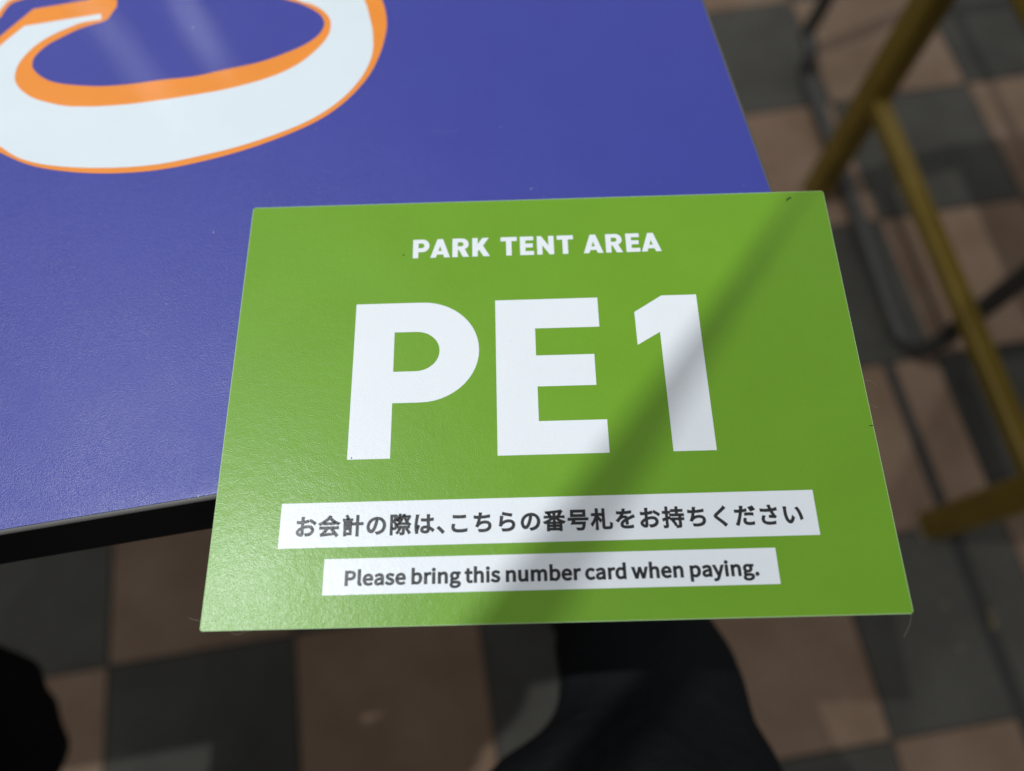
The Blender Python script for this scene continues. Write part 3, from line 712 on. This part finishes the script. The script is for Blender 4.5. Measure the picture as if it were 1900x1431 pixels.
def glyph_cap(ch, x):
    """Heavy sans capital, lower left corner at x, height HB..HT; returns loops."""
    h = HT - HB

    def S(pts):
        return [(x + a, HB + b) for a, b in pts]
    if ch == 'P':
        return [S([(0, 0), (1.95, 0), (1.95, 2.45), (3.4, 2.45)] + arc(3.45, 5.05, 2.45, 2.6, -90, 90)[1:-1] + [(3.4, h), (0, h)]),
                S([(1.95, 4.1), (3.2, 4.1)] + arc(3.2, 5.08, 0.85, 0.98, -90, 90)[1:-1] + [(3.2, 6.06), (1.95, 6.06)])]
    if ch == 'R':
        return [S([(0, 0), (1.95, 0), (1.95, 2.85), (2.45, 2.85), (3.75, 0), (6.0, 0), (4.45, 3.2)] + arc(3.4, 5.25, 2.45, 2.4, -48, 90)[1:-1] + [(3.3, h), (0, h)]),
                S([(1.95, 4.4), (3.2, 4.4)] + arc(3.2, 5.25, 0.8, 0.85, -90, 90)[1:-1] + [(3.2, 6.1), (1.95, 6.1)])]
    if ch == 'A':
        return [S([(0, 0), (2.0, 0), (2.4, 1.25), (4.6, 1.25), (5.0, 0), (7.05, 0), (4.5, h), (2.5, h)]), S([(2.9, 2.75), (4.1, 2.75), (3.5, 4.75)])]
    if ch == 'K':
        return [S([(0, 0), (1.95, 0), (1.95, 2.1), (2.5, 2.75), (4.0, 0), (6.3, 0), (3.85, 4.4), (5.95, h), (3.7, h), (1.95, 5.2), (1.95, h), (0, h)])]
    if ch == 'T':
        return [S([(1.95, 0), (3.9, 0), (3.9, 5.95), (5.85, 5.95), (5.85, h), (0, h), (0, 5.95), (1.95, 5.95)])]
    if ch == 'E':
        return [S([(0, 0), (4.95, 0), (4.95, 1.6), (1.95, 1.6), (1.95, 3.1), (4.6, 3.1), (4.6, 4.75), (1.95, 4.75), (1.95, 6.05), (4.85, 6.05), (4.85, h), (0, h)])]
    if ch == 'N':
        return [S([(0, 0), (1.9, 0), (1.9, 3.85), (4.45, 0), (6.05, 0), (6.05, h), (4.1, h), (4.1, 3.7), (1.55, h), (0, h)])]


for ch, x in (('P', -45.3), ('A', -39.05), ('R', -31.15), ('K', -24.0), ('T', -13.8), ('E', -6.87), ('N', -0.78), ('T', 6.4),
              ('A', 15.8), ('R', 23.8), ('E', 31.05), ('A', 36.5)):
    flat('heading_letter', glyph_cap(ch, x), M_card_white, card)

# white strips with black lettering
strip1 = flat('white_strip', [[(-84.0, -36.78), (81.85, -36.78), (81.85, -50.72), (-84.0, -50.72)]], M_card_white, card)
strip2 = flat('white_strip', [[(-69.4, -54.2), (67.6, -54.2), (67.6, -64.87), (-69.4, -64.87)]], M_card_white, card)


def glyph_beziers(ch, ox, oy, sx, sy):
    res = []
    for s in GLYPHS[ch][1]:
        v = [int(q) for q in s.split()]
        res.append([[ox + v[k + a] * sx if a % 2 == 0 else oy + v[k + a] * sy for a in range(6)] for k in range(0, len(v), 6)])
    return res


def glyph_box(ch):
    xs, ys = [], []
    for s in GLYPHS[ch][1]:
        v = [int(q) for q in s.split()]
        xs += v[2::6]
        ys += v[3::6]
    return min(xs), max(xs), min(ys), max(ys)


def lettering(name, bz, weight, parent):
    me = bold_glyph(name, bz, weight, mm)
    me.transform(Matrix.Translation((0, 0, ZP + 0.00003)))
    return link(name, me, M_ink, parent)


JP = 'お会計の際は、こちらの番号札をお持ちください'
EM = 6.85
sc = EM / 350.0
bx = glyph_box('計')
jy = -44.15 - sc * (bx[2] + bx[3]) / 2
for k, ch in enumerate(JP):
    slot = k if k <= 6 else k - 0.5
    cx = -76.0 + 7.34 * slot
    lettering('print_character', glyph_beziers(ch, cx - EM / 2, jy, sc, sc), JP_OFF, strip1)
EN = 'Please bring this number card when paying.'
xs0, xs1 = -62.6, 61.5
TRK = 6
adv = sum((GLYPHS[c][0] if c != ' ' else 66) + TRK for c in EN)
b0, b1 = glyph_box('P')[0], glyph_box('.')[1]
tot = adv - TRK - (GLYPHS['.'][0] - b1) - b0
se = (xs1 - xs0) / tot
x = xs0 - b0 * se
for ch in EN:
    if ch == ' ':
        x += (66 + TRK) * se
        continue
    lettering('print_letter', glyph_beziers(ch, x, -62.1, se, se * 0.93), EN_OFF, strip2)
    x += (GLYPHS[ch][0] + TRK) * se

# wear: scuffs, nicks and lint


def speck(x, y, s, squash=1.0, a=0.0):
    k = 9
    pts = []
    for q in range(k):
        t = 6.2832 * q / k
        r = s * random.uniform(0.5, 1.1)
        px, py = r * math.cos(t), r * squash * math.sin(t)
        pts.append((x + px * math.cos(a) - py * math.sin(a), y + px * math.sin(a) + py * math.cos(a)))
    flat('scuff', [pts], M_speck, card, z=ZP + 0.00006)


speck(91.6, 71.1, 0.8, 0.6, 0.3)
speck(92.4, 71.5, 0.45)
speck(91.2, 70.5, 0.35)
speck(104.2, -16.4, 0.75, 0.3)
speck(-48.6, 52.1, 0.28, 1.8)
speck(-63.0, -22.5, 0.3)
for _ in range(34):
    speck(random.uniform(-103, 103), random.uniform(-72, 72), random.uniform(0.05, 0.13), random.uniform(0.4, 1.0), random.uniform(0, 3))
for pts in ([(104.3, -74.0, 0.6), (103.6, -76.5, 0.3), (102.4, -78.8, -0.2), (101.3, -80.6, -0.8)],
            [(104.9, -1.0, 0.5), (106.6, -0.9, 0.6), (108.0, -1.6, 0.5), (108.9, -2.6, 0.4)],
            [(104.7, -9.0, 0.5), (106.2, -9.6, 0.5), (107.4, -10.2, 0.3), (108.0, -9.6, 0.3)],
            [(-104.6, -71.4, 0.5), (-106.6, -71.0, 0.4), (-108.8, -70.3, 0.2)],
            [(-96, -74.0, 0.4), (-94.6, -75.3, 0.2), (-92.5, -75.0, 0.1), (-91.2, -74.3, 0.3)]):
    link('lint_fibre', tube_mesh('lint_fibre', [(a * mm, b * mm, CT + c * mm - 0.0006) for a, b, c in pts], 0.000032, 5, 5), M_fibre, card, True)

# ------------------------------------------------------------------ gold chair
SEAT_Z = 0.47


def gold_chair(loc, rz, label):
    root = empty('metal_chair', loc, rz)
    tag(root, label, 'chair', 'gold metal chairs')
    return root


def build_gold_chair(label):
    # local frame: front legs at (0,0) and (0,-W), seat runs to +x
    Wd, Dp = 0.514, 0.52
    root = gold_chair((0.453, 0.580, 0), math.atan2(0.062, 0.51), label)
    h = 0.0175

    def bar(name, a, b, r=h):
        return link(name, tube_mesh(name, [a, b], r, square=True), M_gold, root)
    for (lx, ly) in ((0, 0), (0, -Wd), (Dp, 0), (Dp, -Wd)):
        leg = bar('leg', (lx, ly, 0.012), (lx, ly, SEAT_Z - 0.03) if lx == 0 else (lx, ly, SEAT_Z - 0.03))
        link('foot_cap', box_mesh('foot_cap', 0.033, 0.033, 0.014, bevel=0.003, center=(lx, ly, 0.007)), M_cap, leg)
    bar('stretcher', (0, -h, 0.215), (0, -Wd + h, 0.215), 0.0105)
    bar('stretcher', (Dp, -h, 0.215), (Dp, -Wd + h, 0.215), 0.0105)
    bar('side_rail', (h, 0, 0.425), (Dp - h, 0, 0.425), 0.0105)
    bar('side_rail', (h, -Wd, 0.425), (Dp - h, -Wd, 0.425), 0.0105)
    link('seat', box_mesh('seat', Dp + 0.03, Wd + 0.03, 0.03, bevel=0.008, center=(Dp / 2, -Wd / 2, SEAT_Z - 0.013)), M_gold, root)
    for ly in (0, -Wd):
        bar('back_post', (Dp, ly, SEAT_Z + 0.004), (Dp + 0.07, ly, 0.86))
    for z, xo in ((0.84, 0.066), (0.72, 0.045), (0.60, 0.023)):
        bar('back_rail', (Dp + xo, -h, z), (Dp + xo, -Wd + h, z), 0.0105)
    return root


def copy_tree(o, parent=None):
    c = o.copy()
    C.objects.link(c)
    c.parent = parent
    for ch in o.children:
        copy_tree(ch, c)
    return c


chair = build_gold_chair('gold square-tube metal chair with front stretcher, right of the table')

# ------------------------------------------------------------------ low black luggage stand
stand = empty('luggage_stand', (0.49, 0.58, 0))
tag(stand, 'low black round-tube floor stand behind the gold chair leg', 'stand')


def sp(x, y, z):
    return (x - 0.49, y - 0.58, z)


def u_frame(dx, dy):
    rt = 0.0115
    a, b = Vector((0.474, 0.860)), Vector((0.534, 0.300))
    d = (b - a).normalized()
    out = Vector((0.99, 0.11)) * 0.012
    pts = [(a.x + out.x, a.y + out.y, 0.38), (a.x + out.x * 0.6, a.y, 0.12), (a.x, a.y, 0.055)]
    for k in range(1, 5):
        t = R(90 * k / 4)
        q = a + d * (0.045 * math.sin(t) if k < 4 else 0.045)
        pts.append((q.x, q.y, 0.055 - (0.0435) * (1 - math.cos(t))))
    for k in range(1, 6):
        q = a.lerp(b, 0.08 + 0.84 * k / 6)
        pts.append((q.x, q.y, rt))
    for k in range(0, 5):
        t = R(90 * k / 4)
        q = b - d * 0.045 * (1 - math.sin(t))
        pts.append((q.x + 0.012 * math.sin(t), q.y, 0.0115 + 0.0435 * (1 - math.cos(t))))
    pts += [(b.x + 0.014, b.y, 0.12), (b.x + 0.016, b.y, 0.38)]
    return tube_mesh('leg_frame', [sp(x + dx, y + dy, z) for x, y, z in pts], rt, 14, 3)


link('leg_frame', u_frame(0, 0), M_black_metal, stand, True)
link('leg_frame', u_frame(0.46, 0.05), M_black_metal, stand, True)
for ya, yb in ((0.85, 0.90), (0.31, 0.36)):
    xa = 0.488 if ya > 0.5 else 0.552
    link('top_rail', tube_mesh('top_rail', [sp(xa, ya, 0.385), sp(xa + 0.46, yb, 0.385)], 0.0115, 12), M_black_metal, stand, True)
for k in range(5):
    f = (k + 0.5) / 5
    ax, bx_ = 0.488 + 0.46 * f, 0.552 + 0.46 * f
    link('slat', tube_mesh('slat', [sp(ax, 0.85 + 0.04 * f, 0.398), sp(bx_, 0.31 + 0.04 * f, 0.398)], 0.006, 8), M_black_metal, stand, True)


# ------------------------------------------------------------------ photographer
def skin_mesh(name, verts, edges, sub=2):
    """verts: (x,y,z,rx[,ry]); grown with a Skin modifier."""
    me = bpy.data.meshes.new(name)
    me.from_pydata([v[:3] for v in verts], edges, [])
    ob = bpy.data.objects.new(name, me)
    C.objects.link(ob)
    md = ob.modifiers.new('skin', 'SKIN')
    md.use_smooth_shade = True
    md.branch_smoothing = 0.4
    sv = me.skin_vertices[0].data
    for k, v in enumerate(verts):
        sv[k].radius = (v[3], v[4] if len(v) > 4 else v[3])
        sv[k].use_root = (k == 0)
    ss = ob.modifiers.new('sub', 'SUBSURF')
    ss.levels = ss.render_levels = sub
    bpy.context.view_layer.update()
    res = bpy.data.meshes.new_from_object(ob.evaluated_get(bpy.context.evaluated_depsgraph_get()))
    bpy.data.objects.remove(ob)
    bpy.data.meshes.remove(me)
    res.name = name
    return res


class Graph:
    def __init__(self):
        self.v, self.e = [], []

    def chain(self, start, pts):
        prev = start
        for p in pts:
            self.v.append(p)
            k = len(self.v) - 1
            if prev is not None:
                self.e.append((prev, k))
            prev = k
        return prev


HIP_R, HIP_L = (-0.01, -0.60, 0.53), (-0.20, -0.60, 0.53)
KNEE_R, KNEE_L = (0.058, -0.045, 0.475), (-0.400, -0.115, 0.470)
ANK_R, ANK_L = (0.075, -0.02, 0.10), (-0.46, -0.44, 0.10)
g = Graph()
pel = g.chain(None, [(-0.105, -0.60, 0.55, 0.13, 0.10)])
chest = g.chain(pel, [(-0.105, -0.62, 0.68, 0.12, 0.09), (-0.105, -0.63, 0.85, 0.13, 0.095), (-0.105, -0.62, 1.0, 0.14, 0.10)])
neck = g.chain(chest, [(-0.105, -0.59, 1.11, 0.055), (-0.10, -0.56, 1.18, 0.05)])
g.chain(neck, [(-0.10, -0.545, 1.25, 0.075, 0.09), (-0.10, -0.54, 1.31, 0.078, 0.095), (-0.10, -0.545, 1.375, 0.055, 0.065)])
for hip, knee, ank in ((HIP_R, KNEE_R, ANK_R), (HIP_L, KNEE_L, ANK_L)):
    mid = [(hip[a] + knee[a]) / 2 for a in range(3)]
    g.chain(pel, [(*hip, 0.07), (*mid, 0.05), (*knee, 0.026), ((knee[0] + ank[0]) / 2, (knee[1] + ank[1]) / 2 - 0.02, 0.30, 0.035), (*ank, 0.032), (ank[0], ank[1] + 0.05, 0.05, 0.03), (ank[0], ank[1] + 0.15, 0.035, 0.028)])


def hand(g, wrist_k, w, d, side):
    """palm and five fingers; w wrist point, d direction of the hand, side +1/-1."""
    d = Vector(d).normalized()
    s = Vector((d.y, -d.x, 0)).normalized() * side
    upv = Vector((0, 0, 1))
    p = Vector(w) + d * 0.045
    palm = g.chain(wrist_k, [(*p, 0.036, 0.016)])
    for k, (off, ln) in enumerate(((-0.028, 0.062), (-0.010, 0.075), (0.010, 0.078), (0.028, 0.070))):
        b0 = p + d * 0.035 + s * off
        g.chain(palm, [(*b0, 0.009), (*(b0 + d * ln * 0.45 + upv * 0.01), 0.0085), (*(b0 + d * ln * 0.75 - upv * 0.005), 0.0075), (*(b0 + d * ln * 0.85 - upv * 0.022), 0.0065)])
    tb = p - d * 0.01 + s * 0.036
    g.chain(palm, [(*tb, 0.011), (*(tb + d * 0.025 + s * 0.016 + upv * 0.012), 0.010), (*(tb + d * 0.05 + s * 0.014 + upv * 0.022), 0.008)])


ARM_L = [(-0.285, -0.60, 1.02), (-0.50, -0.158, 0.805), (-0.285, -0.062, 0.775)]
ARM_R = [(0.075, -0.60, 1.02), (0.20, -0.64, 0.78), (0.06, -0.44, 0.655)]
for (sh, el, wr), hd, side in ((ARM_L, (0.02, 0.90, -0.10), 1), (ARM_R, (-0.1, 0.95, -0.1), -1)):
    k = g.chain(chest, [(*sh, 0.055), (*[(sh[a] + el[a]) / 2 for a in range(3)], 0.046), (*el, 0.038), (*[(el[a] + wr[a]) / 2 for a in range(3)], 0.034), (*wr, 0.025, 0.021)])
    hand(g, k, wr, hd, side)
person = link('person', skin_mesh('person', g.v, g.e), M_skin, None, True)
tag(person, 'seated person in black trousers, knees showing below the card', 'person')

g = Graph()
pel = g.chain(None, [(-0.105, -0.61, 0.56, 0.15, 0.115)])
for hip, knee, ank, kk in ((HIP_R, KNEE_R, ANK_R, 'R'), (HIP_L, KNEE_L, ANK_L, 'L')):
    if kk == 'R':
        path = [(*hip, 0.108), (0.015, -0.42, 0.525, 0.100), (0.034, -0.26, 0.515, 0.092), (0.048, -0.185, 0.508, 0.100), (0.053, -0.152, 0.502, 0.090), (0.062, -0.118, 0.494, 0.059), (0.058, -0.080, 0.483, 0.050), (0.059, -0.045, 0.465, 0.048)]
    else:
        path = [(*hip, 0.108), (-0.235, -0.45, 0.525, 0.098), (-0.305, -0.30, 0.515, 0.088), (-0.350, -0.205, 0.505, 0.080), (-0.378, -0.150, 0.492, 0.066), (-0.396, -0.105, 0.476, 0.048)]
    path += [(knee[0], knee[1] + 0.02, knee[2] - 0.09, 0.052), ((knee[0] + ank[0]) / 2, (knee[1] + ank[1]) / 2 - 0.01, 0.28, 0.056), (ank[0], ank[1], 0.15, 0.055), (ank[0], ank[1], 0.085, 0.058)]
    g.chain(pel, path)
me = skin_mesh('trousers', g.v, g.e, 3)
# creases
bm = bmesh.new()
bm.from_mesh(me)
bm.normal_update()
for v in bm.verts:
    q = v.co
    w = 0.0028 * math.sin(85 * q.y + 38 * q.x + 2.2 * math.sin(31 * q.x + 17 * q.z)) + 0.0016 * math.sin(140 * q.y - 60 * q.x + 90 * q.z)
    v.co = q + v.normal * w
bm.to_mesh(me)
bm.free()
link('trousers', me, M_trouser, person, True)
g = Graph()
k0 = g.chain(None, [(-0.105, -0.62, 0.60, 0.15, 0.12)])
k1 = g.chain(k0, [(-0.105, -0.635, 0.72, 0.145, 0.115), (-0.105, -0.64, 0.86, 0.15, 0.115), (-0.105, -0.625, 1.02, 0.155, 0.115)])
g.chain(k1, [(-0.105, -0.595, 1.12, 0.07)])
for (sh, el, wr) in (ARM_L, ARM_R):
    wr2 = Vector(el).lerp(Vector(wr), 0.86)
    g.chain(k1, [(*sh, 0.07), (*[(sh[a] + el[a]) / 2 for a in range(3)], 0.060), (*el, 0.052), (*[(el[a] + wr2[a]) / 2 for a in range(3)], 0.046), (*wr2, 0.038)])
link('jacket', skin_mesh('jacket', g.v, g.e), M_jacket, person, True)
for ank in (ANK_R, ANK_L):
    g = Graph()
    g.chain(None, [(ank[0], ank[1] - 0.03, 0.052, 0.042), (ank[0], ank[1] + 0.05, 0.05, 0.046), (ank[0], ank[1] + 0.13, 0.045, 0.046, 0.042), (ank[0], ank[1] + 0.19, 0.038, 0.036, 0.030)])
    link('shoe', skin_mesh('shoe', g.v, g.e), M_jacket, person, True)
g = Graph()
g.chain(None, [(-0.10, -0.575, 1.29, 0.078, 0.08), (-0.10, -0.57, 1.36, 0.085, 0.09), (-0.10, -0.55, 1.40, 0.06, 0.07)])
link('hair', skin_mesh('hair', g.v, g.e), M_hair, person, True)

# added unseen overhead: the pole whose shadow falls across the card
blocker = link('shadow_pole', tube_mesh('shadow_pole', BLOCKER, BLOCKER_R, 16), M_black_metal, None, True)
tag(blocker, 'added thin dark pole above the table, seen only by its shadow on the card', 'blocker')
# added unseen screen beside the pole, it lets half of the lamp light through
pa, pb = Vector(BLOCKER[0]), Vector(BLOCKER[-1])
nrm = Vector(((pb - pa).y, -(pb - pa).x, 0)).normalized()
bm = bmesh.new()
GX, GY = 24, 14
gv = []
for i in range(GX + 1):
    row = []
    for j in range(GY + 1):
        q = pa.lerp(pb, i / GX) + nrm * (0.9 * j / GY)
        q.z += -0.006 - 0.02 * math.sin(math.pi * j / GY) + 0.003 * math.sin(i * 1.7 + j)
        row.append(bm.verts.new(q))
    gv.append(row)
for i in range(GX):
    for j in range(GY):
        bm.faces.new((gv[i][j], gv[i + 1][j], gv[i + 1][j + 1], gv[i][j + 1]))
m_screen, nt, b = new_mat('screen_sheer')
tr = N(nt, 'ShaderNodeBsdfTransparent')
mx = N(nt, 'ShaderNodeMixShader', Fac=SCREEN_FAC)
b.inputs['Base Color'].default_value = (0.35, 0.35, 0.35, 1)
b.inputs['Roughness'].default_value = 0.9
nt.links.new(tr.outputs[0], mx.inputs[1])
nt.links.new(b.outputs[0], mx.inputs[2])
nt.links.new(mx.outputs[0], nt.nodes['Material Output'].inputs['Surface'])
link('shadow_screen', mesh_from_bm('shadow_screen', bm), m_screen, blocker, True)

seat2 = copy_tree(chair)
seat2.location = (0.16, -0.36, 0)
seat2.rotation_euler = (0, 0, R(-90))
seat2['label'] = 'gold square-tube metal chair under the seated person'
bpy.context.view_layer.update()
